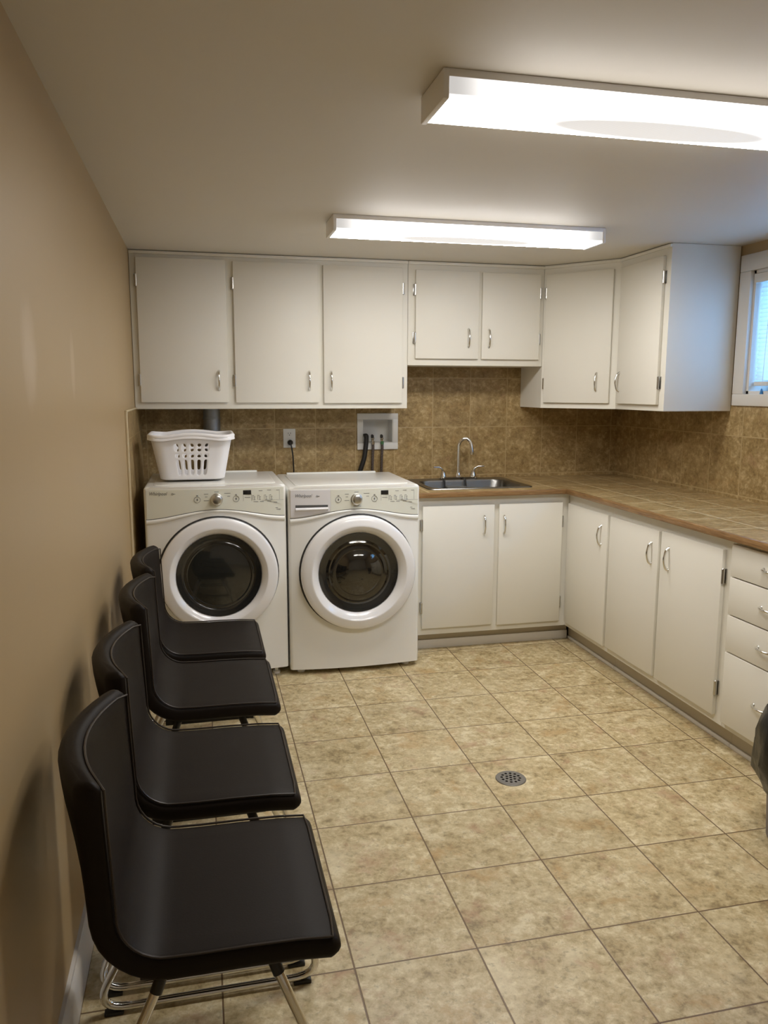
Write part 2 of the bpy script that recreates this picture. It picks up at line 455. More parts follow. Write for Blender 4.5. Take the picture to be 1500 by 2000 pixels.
# blind
bl = thing('window_blind', 'white slatted blind hanging in the window, glowing blue with daylight', 'blind', (W+.045, my, WZ0+.03))
obj('headrail', MB().box(W-.004, W+.06, WY0+.018, WY1-.018, WZ1-.052, WZ1-.017, .004).box(W-.012, W-.003, WY0+.018, WY1-.018, WZ1-.062, WZ1-.018, .003), M['white_trim'], bl)
zs = WZ1-.075; k = 0
while zs > WZ0+.075:
    sb = MB(); a = math.radians(58); hw = .0125
    sb.grid(lambda u, v: (W+.035+math.cos(a)*hw*(2*v-1), WY0+.022+u*(WY1-WY0-.044), zs+math.sin(a)*hw*(2*v-1)+.0018*math.sin(PI*v)), 1, 4)
    obj('slat', sb, M['slat'], bl); zs -= .0205; k += 1
obj('bottom_rail', MB().box(W+.022, W+.048, WY0+.022, WY1-.022, WZ0+.040, WZ0+.062, .004), M['white_trim'], bl)
for yy in (WY0+.15, my, WY1-.13): obj('ladder_cord', MB().cyl((W+.021, yy, WZ0+.06), (W+.021, yy, WZ1-.05), .0012, n=6), M['white_trim'], bl)
pc = obj('pull_cord', MB().cyl((W+.006, 3.395, WZ1-.06), (W-.006, 3.395, 1.478), .0014, n=6), M['white_trim'], bl)
obj('tassel', MB().lathe([(0, 0), (.007, .002), (.0085, .012), (.005, .032), (.002, .038), (0, .038)], (W-.006, 3.395, 1.444), 'z', 14), M['teal'], pc, label='blue cord tassel')

# ================================================================== CEILING LAMPS
LW, LL, LZ = .188, 1.245, 2.131
lamp = thing('ceiling_lamp', 'long fluorescent ceiling lamp in front, cut off by the right edge of the photo', 'lamp', (.903+LL/2, 1.83+LW/2, H))
def build_lamp():
    rx, ry = lamp.location.x, lamp.location.y
    a, b, c, d = rx-LL/2, rx+LL/2, ry-LW/2, ry+LW/2
    obj('housing', MB().box(a+.002, b-.002, c, d, H-.018, H, .002), M['lampgrey'], lamp)
    for e in (a, b-.015):
        obj('end_cap', MB().box(e, e+.015, c-.001, d+.001, LZ-.002, H-.0005, .003), M['lampgrey'], lamp)
    r = .012
    pts = [(c+.001, H-.018)]+[(q[0], q[1]) for q in arc((c+.001+r, LZ+r), r, PI, 1.5*PI, 4)]+[(q[0], q[1]) for q in arc((d-.001-r, LZ+r), r, -PI/2, 0, 4)]+[(d-.001, H-.018)]
    lb = MB()
    A = [lb.V((a+.015, y, z)) for y, z in pts]; B = [lb.V((b-.015, y, z)) for y, z in pts]
    for i in range(len(pts)-1): lb.bm.faces.new((A[i], A[i+1], B[i+1], B[i]))
    lo = obj('lens', lb, M['lens'], lamp, True, 60, 'glowing prismatic lens')
    me = lo.data
    for p in me.polygons:      # make sure it faces outwards
        pass
build_lamp()
lamp['group'] = 'fluorescent ceiling lamps'
dup(lamp, (.905+LL/2, 3.373+LW/2, H), 'long fluorescent ceiling lamp at the back near the wall cabinets')

# ================================================================== CABINETS
TH = .019
def pull(mb_parent, F, a, c, L=.10, horiz=False, name='handle'):
    pts = []; rs = []
    n = 14
    for i in range(n+1):
        t = i/n; s = (t-.5)*L
        b = TH+.002+.021*math.sin(PI*t)**.55
        pts.append((a+s, b, c) if horiz else (a, b, c+s))
        rs.append(.0042+.0022*abs(math.cos(PI*t))**3+.0012*math.sin(PI*t)**8)
    mb = MB(F); mb.tube(pts, rs, 10)
    for s in (-.5, .5):
        p = (a+s*L, TH-.001, c) if horiz else (a, TH-.001, c+s*L)
        q = (p[0], TH+.004, p[2]); mb.tube([p, q], [.0085, .006], 12)
    return obj('handle', mb, M['chrome'], mb_parent, label='chrome handle')
def hinge(par, F, a, c, side):
    mb = MB(F)
    mb.box(min(a, a-side*.012), max(a, a-side*.012), -.0005, .004, c-.032, c+.032, .0015)
    mb.tube([(a-side*.001, .012, c-.030), (a-side*.001, .012, c+.030)], [.0062, .0062], 10)
    mb.tube([(a-side*.001, .012, c-.034), (a-side*.001, .012, c-.030), (a-side*.001, .012, c+.030), (a-side*.001, .012, c+.034)], [.003, .0075, .0075, .003], 10)
    return obj('hinge', mb, M['hinge'], par, label='metal hinge')
def door(par, F, a0, a1, c0, c1, ha=None, hc=None, hinge_side=0, hz=()):
    d = obj('door', MB(F).box(a0, a1, .0005, TH, c0, c1, .0035, 2), M['white_cab'], par)
    if ha is not None: pull(d, F, ha, hc)
    for z in hz:
        hinge(d, F, a0-.001 if hinge_side < 0 else a1+.001, z, 1 if hinge_side < 0 else -1)
    return d
def top_trim(par, F, a0, a1, z):
    obj('top_trim', MB(F).box(a0, a1, 0, .010, z-.020, z-.004, .003), M['white_cab'], par)

ZB, ZB2 = 1.366, 1.612
YU = 4.456
e = .0015
# --- wall cabinet over the dryer and washer
c1 = thing('wall_cabinet', 'white three-door wall cabinet above the washer and dryer', 'cabinet', (.757, YU+.16, ZB))
obj('carcass', MB().box(.002, 1.513, YU, D-.009, ZB, H-.001, .002), M['white_cab'], c1)
F = frame((0, YU, 0), (1, 0), (0, -1))
door(c1, F, .035, .496, 1.402, 2.157, .447, 1.520, -1, (2.040, 1.522))
door(c1, F, .535, .997, 1.400, 2.154, .942, 1.520, -1, (2.038, 1.520))
door(c1, F, 1.025, 1.480, 1.397, 2.151, 1.066, 1.520, 1, (2.038, 1.512))
top_trim(c1, F, .002, 1.513, H)
# --- short cabinet over the sink
c2 = thing('wall_cabinet', 'short white two-door wall cabinet above the sink', 'cabinet', (1.93, YU+.16, ZB2))
obj('carcass', MB().box(1.515, 2.346, YU, D-.009, ZB2, H-.001, .002), M['white_cab'], c2)
door(c2, F, 1.556, 1.937, 1.650, 2.145, 1.875, 1.769, -1, (2.035, 1.766))
door(c2, F, 1.957, 2.318, 1.650, 2.143, 2.001, 1.769, 1, (2.035, 1.770))
top_trim(c2, F, 1.515, 2.346, H)
# --- diagonal corner cabinet
A, B = Vector((2.348, YU)), Vector((2.645, 4.100))
u = (B-A).normalized(); nrm = Vector((u.y, -u.x)); LD = (B-A).length
c3 = thing('wall_cabinet', 'white wall cabinet with a diagonal door across the room corner', 'cabinet', (2.75, 4.45, ZB))
obj('carcass', MB().prism([(A.x, A.y), (B.x, B.y), (W-.009, B.y), (W-.009, D-.009), (A.x, D-.009)], ZB, H-.001), M['white_cab'], c3, False)
F3 = frame((A.x, A.y, 0), (u.x, u.y), (nrm.x, nrm.y))
door(c3, F3, .022, .428, 1.398, 2.140, .352, 1.518, -1, (2.035, 1.510))
top_trim(c3, F3, .0, LD, H)
# --- right end cabinet
c4 = thing('wall_cabinet', 'white wall cabinet beside the window with a bluish daylit end panel', 'cabinet', (2.85, 3.86, ZB))
obj('carcass', MB().box(2.645, W-.009, 3.6165, 4.099, ZB, H-.001, .002), M['white_cab'], c4)
F4 = frame((2.645, 4.100, 0), (0, -1), (-1, 0))
door(c4, F4, .032, .440, 1.398, 2.140, .062, 1.518, 1, (2.035, 1.510))
top_trim(c4, F4, .0, .4835, H)

# --- base cabinets
ZC = .885          # underside of worktop
YB, XB = 4.130, 2.400
def base_carcass(par, x0, x1, y0, y1, faces, kick):
    """open-topped box of panels: sides, floor, back, face frame on the open side"""
    mb = MB(); t = .018
    if faces == 'y':
        mb.box(x0, x0+t, y0+t, y1-t, .10, ZC).box(x1-t, x1, y0+t, y1-t, .10, ZC).box(x0+t, x1-t, y0+t, y1-t, .10, .10+t).box(x0, x1, y1-t, y1, .10, ZC)
        mb.box(x0, x1, y0, y0+t, .10, ZC)
        obj('carcass', mb, M['white_cab'], par, False)
        obj('toe_kick', MB().box(x0, x1+kick, y0+.062, y0+.076, 0, .10), M['kick'], par, False)
        obj('shoe_strip', MB().box(x0, x1+kick, y0+.050, y0+.062, 0, .052, .003), M['white_trim'], par)
    else:
        mb.box(x0+t, x1-t, y0, y0+t, .10, ZC).box(x0+t, x1-t, y1-t, y1, .10, ZC).box(x0+t, x1-t, y0+t, y1-t, .10, .10+t).box(x1-t, x1, y0, y1, .10, ZC)
        mb.box(x0, x0+t, y0, y1, .10, ZC)
        obj('carcass', mb, M['white_cab'], par, False)
        obj('toe_kick', MB().box(x0+.055, x0+.069, y0, y1+(.061 if y1 > 4.1 else 0), 0, .10), M['kick'], par, False)
        obj('shoe_strip', MB().box(x0+.043, x0+.055, y0, y1+(.049 if y1 > 4.1 else 0), 0, .018, .004), M['white_trim'], par)
b1 = thing('base_cabinet', 'white two-door base cabinet under the sink, beside the washer', 'cabinet', (1.93, 4.45, 0))
base_carcass(b1, 1.472, XB-.001, YB, D-.010, 'y', .0425)
FB = frame((0, YB, 0), (1, 0), (0, -1))
door(b1, FB, 1.517, 1.936, .140, .838, 1.875, .722, -1, (.731, .260))
door(b1, FB, 1.965, 2.352, .134, .838, 1.994, .720, 1, (.724, .248))
b2 = thing('base_cabinet', 'white one-door base cabinet right of the inside corner under the worktop', 'cabinet', (2.72, 3.88, 0))
base_carcass(b2, XB, W-.010, 3.632, YB+.001, 'x', 0)
FR = frame((XB, 0, 0), (0, -1), (-1, 0))
door(b2, FR, -4.108, -3.650, .128, .832, -3.715, .715)
b3 = thing('base_cabinet', 'white two-door base cabinet in the middle of the right-hand run', 'cabinet', (2.72, 3.15, 0))
base_carcass(b3, XB, W-.010, 2.681, 3.631, 'x', 0)
door(b3, FR, -3.628, -3.180, .134, .832, -3.236, .718)
door(b3, FR, -3.160, -2.722, .134, .838, -3.096, .718, 1, (.727, .252))
b4 = thing('base_cabinet', 'white four-drawer base cabinet behind the rubbish bin', 'cabinet', (2.72, 2.45, 0))
base_carcass(b4, XB, W-.010, 2.215, 2.680, 'x', 0)
for (z0, z1, hz) in ((.742, .872, .809), (.586, .737, .662), (.432, .581, .506), (.128, .427, .275)):
    d = obj('drawer', MB(FR).box(-2.668, -2.222, .0005, TH, z0, z1, .0025, 2), M['white_cab'], b4)
    pull(d, FR, -2.436, hz, .09, True)

# ================================================================== WORKTOP
ZT = .915
SX0, SX1, SY0, SY1 = 1.60, 2.19, 4.235, 4.70    # sink cut-out
ct = thing('worktop', 'L-shaped beige tiled worktop with a wooden front edge', 'worktop', (2.4, 4.2, ZC))
XE, YE = 2.374, 4.104
t = MB(); za, zb = ZC+.001, ZT
for (a, b, c, d) in ((1.463, SX0, YE, D-.009), (SX1, XE, YE, D-.009), (SX0, SX1, YE, SY0), (SX0, SX1, SY1, D-.009), (XE, W-.009, 2.205, D-.009)):
    t.box(a, b, c, d, za, zb)
obj('tiled_top', t, M['tile_z'], ct, False)
we = MB()
we.box(1.463, XE-.018, YE-.018, YE, ZT-.028, ZT+.001, .004).box(XE-.018, XE, 2.205, YE, ZT-.028, ZT+.001, .004)
obj('wooden_edge', we, M['wood'], ct)

# ================================================================== SINK
sk = thing('sink', 'stainless steel sink set into the worktop', 'sink', (1.895, 4.46, ZT))
RX0, RX1, RY0, RY1 = 1.578, 2.212, 4.205, 4.725
def loop(mb, x0, x1, y0, y1, r, z): return [mb.V((x, y, z)) for x, y in rrect(x0, x1, y0, y1, r)]
s = MB()
L = [loop(s, RX0, RX1, RY0, RY1, .035, ZT+.0012), loop(s, RX0+.003, RX1-.003, RY0+.003, RY1-.003, .033, ZT+.0055),
     loop(s, RX0+.012, RX1-.012, RY0+.012, RY1-.012, .03, ZT+.005)]
for a, b in zip(L, L[1:]):
    for i in range(len(a)): s.bm.faces.new((a[i], a[(i+1) % len(a)], b[(i+1) % len(b)], b[i]))
bx0, bx1, by0, by1 = 1.618, 2.172, 4.245, 4.625
L2 = [L[2], loop(s, bx0, bx1, by0, by1, .07, ZT+.004), loop(s, bx0+.006, bx1-.006, by0+.006, by1-.006, .07, ZT-.006),
      loop(s, bx0+.012, bx1-.012, by0+.012, by1-.012, .075, ZT-.13), loop(s, bx0+.04, bx1-.04, by0+.04, by1-.04, .07, ZT-.165)]
for a, b in zip(L2, L2[1:]):
    for i in range(len(a)): s.bm.faces.new((a[i], a[(i+1) % len(a)], b[(i+1) % len(b)], b[i]))
s.bm.faces.new(L2[-1])
obj('basin', s, M['steel'], sk)
obj('strainer', MB().lathe([(.042, -.1645), (.042, -.1615), (.034, -.161), (.03, -.1635), (0, -.1635)], (1.895, 4.435, ZT), 'z', 24), M['chrome'], sk)

fc = thing('faucet', 'chrome gooseneck faucet with two lever handles behind the sink', 'faucet', (1.905, 4.672, ZT+.005))
fx, fy, fz = 1.905, 4.672, ZT+.005
obj('base_plate', MB().prism(rrect(fx-.125, fx+.125, fy-.026, fy+.026, .025), fz, fz+.014, .004), M['chrome'], fc)
sp = [(fx, fy, fz+.012), (fx, fy, fz+.06), (fx, fy, fz+.205)]
rr = .036
for i in range(1, 13):
    a = PI-PI*1.03*i/12
    sp.append((fx+rr+rr*math.cos(a)+.0*i, fy-.035*(i/12), fz+.205+rr*1.35*math.sin(a)))
ex = sp[-1]; sp.append((ex[0]+.003, ex[1]-.003, ex[2]-.03)); sp.append((ex[0]+.004, ex[1]-.004, ex[2]-.045))
rs = [.0145, .0125]+[.0105]*12+[.0105, .0130, .0130]
obj('spout', MB().tube(sp, rs[:len(sp)], 14), M['chrome'], fc)
obj('spout_collar', MB().lathe([(0, .012), (.019, .012), (.019, .02), (.014, .034), (.012, .05), (0, .05)], (fx, fy, fz), 'z', 20), M['chrome'], fc)
for sgn in (-1, 1):
    hx = fx+sgn*.098
    hb = MB().lathe([(0, .012), (.022, .012), (.021, .022), (.014, .040), (.013, .052), (0, .055)], (hx, fy, fz), 'z', 20)
    hb.tube([(hx, fy, fz+.045), (hx+sgn*.010, fy-.002, fz+.068), (hx+sgn*.030, fy-.006, fz+.078), (hx+sgn*.068, fy-.012, fz+.079)], [.010, .0085, .007, .0055], 12, flat=.8)
    obj('lever', hb, M['chrome'], fc)
cd = thing('sink_caddy', 'small grey caddy hanging in the sink from two black straps', 'caddy', (1.80, 4.60, .80))
cdx = 1.862
cb = MB()
cb.box(cdx-.065, cdx+.065, 4.565, 4.610, .815, .820).box(cdx-.065, cdx+.065, 4.565, 4.569, .815, .885).box(cdx-.065, cdx+.065, 4.606, 4.610, .815, .885)
cb.box(cdx-.065, cdx-.061, 4.565, 4.610, .815, .885).box(cdx+.061, cdx+.065, 4.565, 4.610, .815, .885)
obj('tray', cb, simple('caddy_grey', (.20, .20, .19), .3), cd, False)
for q in (-.068, .068):
    obj('strap', MB().tube(fillet_path([(cdx+q, 4.585, .82), (cdx+q, 4.600, .905), (cdx+q, 4.606, .928), (cdx+q, 4.640, .9285)], .01, 4), .004, 8, flat=1.2), M['black'], cd, label='black strap')

# ================================================================== WASHER AND DRYER
def text_mesh(body, size, shear=0.0):
    cu = bpy.data.curves.new('t', 'FONT'); cu.body = body; cu.size = size; cu.shear = shear; cu.extrude = 0.0002; cu.resolution_u = 2
    o = bpy.data.objects.new('t', cu); COL.objects.link(o)
    bpy.context.view_layer.update()
    me = bpy.data.meshes.new_from_object(o.evaluated_get(bpy.context.evaluated_depsgraph_get()))
    COL.objects.unlink(o); bpy.data.objects.remove(o)
    return me

def appliance(name, label, cat, x0, yf, z0, washer):
    WD, HT, BUL = .688, .985, .026
    xc = x0+WD/2
    root = thing(name, label, cat, (xc, yf+.35, 0))
    def fy_(x): return yf-BUL*(1-((x-xc)/(WD/2))**2)
    n = 20
    front = [(x0+WD*i/n, fy_(x0+WD*i/n)) for i in range(n+1)]
    pts = front+[(x0+WD, yf+.66), (x0, yf+.66)]
    b = MB()
    zt = z0+HT
    def pick(ed):
        v, w = ed.verts
        if v.co.z > zt-.01 and w.co.z > zt-.01: return True
        if abs(v.co.x-w.co.x) < 1e-5 and abs(v.co.y-w.co.y) < 1e-5 and (v.co.x < x0+.001 or v.co.x > x0+WD-.001): return True
        return False
    b.prism(pts, z0+.028, zt, .016, 4, pick)
    obj('body', b, M['appliance'], root, True, 30)
    # top: sunken lid panel with a raised back rail
    obj('top_panel', MB().prism(rrect(x0+.045, x0+WD-.045, yf+.06, yf+.60, .02), zt-.002, zt+.003, .002), M['appliance'], root)
    obj('top_rail', MB().box(x0+.06, x0+WD-.10, yf+.615, yf+.640, zt-.002, zt+.010, .004), M['appliance'], root)
    # console
    zt1 = z0+.972
    def arch(x, side, mid):
        q = (x-xc)/(WD/2)
        return z0+side+(mid-side)*(.5+.5*math.cos(PI*min(1, abs(q))))**.9
    xa = x0+(.214 if washer else .012); xb = x0+WD-.012
    def surf(x, z, d): return Vector((x, fy_(x)-d, z))
    def patch(xl, xr, zl, zh, d, mat, nm, thick=.006, nu=24, nv=6, lab=None):
        m = MB()
        m.grid(lambda u, v: surf(xl+u*(xr-xl), zl(xl+u*(xr-xl))*(1-v)+zh*v if not callable(zh) else zl(xl+u*(xr-xl))*(1-v)+zh(xl+u*(xr-xl))*v, d), nu, nv,
               lambda u, v: Vector((0, thick, 0)))
        return obj(nm, m, mat, root, True, 40, lab)
    patch(xa, xb, lambda x: arch(x, .828, .872), zt1, .0025, M['panel'], 'control_panel')
    # dark joint under the console, then the swooping ridge
    patch(x0+.008, xb+.003, lambda x: arch(x, .8245, .8685), lambda x: arch(x, .8280, .8720), .0012, M['print'], 'panel_joint', .004, 32, 1)
    rd = MB()
    def ridge(u, v):
        x = x0+.008+u*(WD-.016); a_, b_ = arch(x, .800, .857), arch(x, .8245, .8685)
        return surf(x, a_+(b_-a_)*v, .001+.0055*math.sin(PI*v)**.7)
    rd.grid(ridge, 40, 8, lambda u, v: Vector((0, .010, 0)))
    obj('swoop_ridge', rd, M['appliance'], root, True, 60)
    # console details (x measured from the left side of the machine)
    def P(dx, dz, d=.003): return surf(x0+dx, z0+dz, d)
    kx, kz = .346, .921
    kp = P(kx, kz)
    obj('dial', MB().lathe([(.030, 0), (.030, .004), (.0265, .006), (.0255, .024), (.022, .029), (.016, .031), (0, .031)], kp, 'y', 32), M['knobmetal'], root, label='silver programme dial')
    for dx in (.253, .440):
        q = P(dx, kz, .0025)
        ring_ = MB().lathe([(.0155, 0), (.0155, .0015), (.0140, .0015), (.0140, 0)], q, 'y', 24)
        ring_.box(q.x-.003, q.x+.003, q.y-.0015, q.y+.001, q.z-.005, q.z+.005)
        ring_.box(q.x-.004, q.x+.004, q.y-.0015, q.y+.001, q.z+.0185, q.z+.0225)
        obj('button', ring_, M['print'], root)
    dq = P(.494, .951, .003)
    obj('display', MB().box(dq.x-.020, dq.x+.020, dq.y-.0012, dq.y+.006, dq.z-.011, dq.z+.011, .001), M['black'], root, label='black digital display')
    prs = {}
    def mark(dx, dz, w, h):
        q = P(dx, dz, .0026); pr = prs.setdefault((('dial_print', 0 if dx < .33 else (1 if dx < .37 and dz > .9 else (2 if dz > .9 else 3))) if dx < .46 else (('corner_print', 0) if dz < .885 else ('display_print', 0))), MB()); pr.box(q.x-w/2, q.x+w/2, q.y-.0007, q.y+.002, q.z-h/2, q.z+h/2)
    for (dx, dz, w) in ((.296, .948, .020), (.296, .934, .012), (.296, .916, .024), (.346, .958, .022), (.398, .950, .030), (.404, .935, .014),
                        (.494, .926, .030), (.535, .903, .026), (.565, .903, .022), (.600, .903, .026), (.632, .896, .022), (.645, .860, .030), (.640, .868, .012)):
        mark(dx, dz, w, .0022)
    for dx in (.525, .552, .584, .610):
        for j in range(4): mark(dx+(.004 if j else 0), .934-j*.007, .006+.004*(j % 2), .0024)
        mark(dx-.006, .924, .0012, .024)
    mark(.560, .957, .020, .002); mark(.600, .959, .026, .002); mark(.645, .957, .016, .002)
    # outline of the button field
    for (dx, dz, w, h) in ((.475, .925, .0008, .032), (.575, .909, .20, .0008), (.516, .925, .0008, .034), (.655, .935, .0008, .05)): mark(dx, dz, w, h)
    if washer: mark(.350, .885, .040, .0024)
    for nm_, pr in prs.items(): obj(nm_[0], pr, M['print'], root, False)
    # brand script
    me = text_mesh('Whirlpool', .0235, .35)
    lx, lz = (.032 if washer else .024), (.936 if washer else .946)
    lb = MB()
    tb = bmesh.new(); tb.from_mesh(me)
    for v in tb.verts:
        xx = x0+lx+v.co.x*.86; v.co = surf(xx, z0+lz+v.co.y, .0032+(.0022 if washer else 0)+v.co.z)
    lb.add(tb)
    obj('brand_script', lb, M['logo'], root, False)
    q = surf(x0+lx+.112, z0+lz+.005, .0032+(.0022 if washer else 0)); lb = MB()
    lb.lathe([(.005, 0), (.005, .0006), (.0035, .0006), (.0035, 0)], q, 'y', 16); lb.box(q.x+.004, q.x+.014, q.y-.0006, q.y+.0004, q.z-.001, q.z+.001)
    obj('badge', lb, M['logo'], root, False)
    if washer:
        dr = patch(x0+.012, x0+.211, lambda x: arch(x, .829, .873)+.004, zt1, .004, M['drawer_plastic'], 'detergent_drawer', .008, 16, 4, 'detergent drawer front')
        hm = MB()
        def hand(u, v):
            x = x0+.036+u*.163
            zz = z0+.862+.006*u+v*(.020-.004*u); return surf(x, zz, .006+.008*math.sin(PI*v))
        hm.grid(hand, 14, 8, lambda u, v: Vector((0, .008, 0)))
        obj('drawer_handle', hm, M['drawer_plastic'], dr)
        sl = MB(); sl.grid(lambda u, v: surf(x0+.036+u*.163, z0+.868+.006*u+v*(.028-.006*u), .0050), 12, 1, lambda u, v: Vector((0, .003, 0)))
        obj('handle_slot_shade', sl, simple('drawer_shadow_slot', (.10, .10, .10), .6), dr)  # flat dark strip painting the shade inside the handle recess
    # door: dark joint, ring, window
    dxc, dzc = x0+(.355 if washer else .348), z0+.540
    R0 = .298 if washer else .290
    yc = fy_(dxc)
    g = MB()
    g.tube([(dxc+(R0+.003)*math.cos(2*PI*j/64), fy_(dxc+(R0+.003)*math.cos(2*PI*j/64))+.001, dzc+(R0+.003)*math.sin(2*PI*j/64)) for j in range(64)], .0055, 8, True)
    obj('door_joint', g, M['gasket'], root)
    prot = .050 if washer else .040
    prof = [(R0, -.03), (R0, prot*.58), (R0-.004, prot*.70), (R0-.011, prot*.79), (R0-.026, prot*.88), (R0-.043, prot*.97), (R0-.050, prot), (R0-.053, prot*.985), (.2095, .012), (.207, .006), (.207, -.010)]
    dr = obj('door', MB().lathe(prof, (dxc, yc, dzc), 'y', 72), M['ringwhite'], root, True, 34)
    if washer:
        obj('window_surround', MB().lathe([(.2075, .016), (.200, .013), (.186, .008), (.176, .006), (.170, .004), (.165, .004)], (dxc, yc, dzc), 'y', 64), M['darkring'], dr)
        obj('door_window', MB().lathe([(.172, .0035), (.165, .007), (.158, .010), (.150, .0075), (.142, .010), (.128, .014), (.120, .013), (.112, .017), (.098, .026), (.07, .036), (.035, .041), (0, .042)], (dxc, yc, dzc), 'y', 64), M['washglass'], dr, True, 30)
    else:
        obj('window_surround', MB().lathe([(.2075, .016), (.200, .014), (.186, .010), (.176, .008), (.172, .004), (.168, .004)], (dxc, yc, dzc), 'y', 64), M['darkring'], dr)
        obj('door_window', MB().lathe([(.174, .003), (.168, .007), (.160, .0085), (.154, .006), (.14, .009), (.10, .013), (.05, .016), (0, .017)], (dxc, yc, dzc), 'y', 64), M['dryglass'], dr, True, 30)
    for (ax, ay) in ((.06, .05), (WD-.06, .05), (.06, .58), (WD-.06, .58)):
        obj('foot', MB().lathe([(0, 0), (.020, 0), (.020, .012), (.010, .014), (.010, z0+.03), (0, z0+.03)], (x0+ax, yf+ay, 0), 'z', 14), M['lampgrey'], root)
    return root
appliance('dryer', 'white front-loading dryer in the left corner under the laundry basket', 'dryer', .060, 3.935, .018, False)
appliance('washing_machine', 'white front-loading washer with detergent drawer between dryer and sink cabinet', 'washing machine', .757, 3.925, .0, True)

# ================================================================== CHAIRS
def build_chair(rx, ry):
    ch = thing('leather_chair', 'dark brown leather chair nearest the camera', 'chair', (rx, ry, 0), 'leather chairs along the left wall')
    HWD, TK = .2225, .047
    # profile of the sitting surface (x, z), from the front lip to the top of the back
    prof = [(.551, .463), (.49, .468), (.40, .470), (.31, .470), (.262, .4715)]
    cx, cz, r = .258, .560, .0885
    for i in range(1, 9):
        a = -PI/2-(PI/2-.07)*i/8; prof.append((cx+r*math.cos(a), cz+r*math.sin(a)))
    for i in range(1, 9):
        t_ = i/8; prof.append((.1697-.006*t_, .5662+(.802-.5662)*t_))
    n = len(prof)
    def tan(i):
        a, b = prof[max(0, i-1)], prof[min(n-1, i+1)]; d = Vector((b[0]-a[0], 0, b[1]-a[1])); d.normalize(); return d
    def conc(z): t_ = max(0, min(1, (z-.50)/.30)); return .058*(t_*t_*(3-2*t_))
    def dishx(v): return -(1-(v/HWD)**2)
    sec = []
    rr = .017
    for q in arc((HWD-rr, -rr), rr, 0, PI/2, 4): sec.append(q)
    for i in range(1, 10): sec.append((HWD-rr-(2*(HWD-rr))*i/10, 0.0))
    for q in arc((-HWD+rr, -rr), rr, PI/2, PI, 4): sec.append(q)
    for q in arc((-HWD+rr, -TK+rr), rr, PI, 1.5*PI, 4): sec.append(q)
    for i in range(1, 10): sec.append((-HWD+rr+(2*(HWD-rr))*i/10, -TK))
    for q in arc((HWD-rr, -TK+rr), rr, 1.5*PI, 2*PI, 4): sec.append(q)
    mb = MB(); rings = []
    def ring(i, push, sv, sn):
        P = prof[i]; T = tan(i); Nn = Vector((T.z, 0, -T.x))      # towards the sitter
        if Nn.z < 0 and i < 5: Nn = -Nn
        Nn = Vector((-T.z, 0, T.x)) if (Vector((-T.z, 0, T.x)).z > .0 or Vector((-T.z, 0, T.x)).x > .2) and i < 5 else Nn
        out = []
        for v, w in sec:
            vv = v*sv; ww = -TK/2+(w+TK/2)*sn
            p = Vector((P[0], 0, P[1]))+Nn*ww+T*push
            d = conc(p.z)*dishx(vv)
            th = 1.0
            p.x += d; p.y = vv
            out.append(p)
        return out
    # consistent normal: rotate tangent so that it faces up on the seat and forward on the back
    def ring2(i, push, sv, sn):
        P = prof[i]; T = tan(i); Nn = Vector((T.z, 0, -T.x))
        # seat: T=(-1,0,0) -> Nn=(0,0,1); back: T=(0,0,1) -> Nn=(1,0,0)
        out = []
        for v, w in sec:
            vv = v*sv; ww = -TK/2+(w+TK/2)*sn
            p = Vector((P[0], 0, P[1]))+Nn*ww+T*push
            p.x += conc(p.z)*dishx(vv); p.y = vv
            out.append(p)
        return out
    seq = [(0, -.018, .955, .30), (0, -.014, .975, .62), (0, -.006, .992, .88)]+[(i, 0, 1, 1) for i in range(n)]+[(n-1, .006, .993, .88), (n-1, .013, .975, .62), (n-1, .017, .955, .30)]
    off = Vector((rx-.31, ry, 0))
    for (i, ps, sv, sn) in seq: rings.append([mb.V(p+off) for p in ring2(i, ps, sv, sn)])
    k = len(sec)
    for a_, b_ in zip(rings, rings[1:]):
        for j in range(k): mb.bm.faces.new((a_[j], a_[(j+1) % k], b_[(j+1) % k], b_[j]))
    mb.bm.faces.new(rings[0][::-1]); mb.bm.faces.new(rings[-1])
    sh = obj('seat_shell', mb, M['leather'], ch, True, 70)
    # welt running round the sitting surface
    path = []
    m_ = HWD-.006
    def top(i, v, lift=.001, push=0):
        P = prof[i]; T = tan(i); Nn = Vector((T.z, 0, -T.x)); p = Vector((P[0], 0, P[1]))+Nn*lift+T*push
        p.x += conc(p.z)*dishx(v); p.y = v; return p+off
    for i in range(n): path.append(top(i, m_))
    for j in range(1, 13): path.append(top(n-1, m_-2*m_*j/13, .0005, .006))
    for i in range(n-1, -1, -1): path.append(top(i, -m_))
    for j in range(1, 8): path.append(top(0, -m_+2*m_*j/8, .0005, -.004))
    obj('piping', MB().tube(path, .0026, 6, True), M['piping'], sh)
    # frame
    ox, oy = rx-.31, ry
    obj('under_frame', MB().box(ox+.20, ox+.48, oy-.17, oy-.14, .398, .416).box(ox+.20, ox+.48, oy+.14, oy+.17, .398, .416).box(ox+.24, ox+.27, oy-.17, oy+.17, .398, .416).box(ox+.42, ox+.45, oy-.17, oy+.17, .398, .416), M['black'], ch, False)
    for sg in (-1, 1):
        yt, yb = sg*.180, sg*.238
        pth = fillet_path([(ox+.440, oy+yt, .412), (ox+.462, oy+yt*1.08, .36), (ox+.600, oy+yb, .016), (ox+.048, oy+yb, .016), (ox+.215, oy+yt*1.08, .36), (ox+.240, oy+yt, .412)], [.02, .085, .085, .02], 8)
        lg = obj('sled_leg', MB().tube(pth, .0095, 12), M['chrome'], ch, True, 60, 'chrome sled leg')
        for (xa_, xb_) in ((ox+.440, ox+.452), (ox+.240, ox+.228)):
            obj('sleeve', MB().tube([(xa_, oy+yt, .414), (xb_, oy+yt*1.05, .384)], .0118, 12), M['black'], lg)
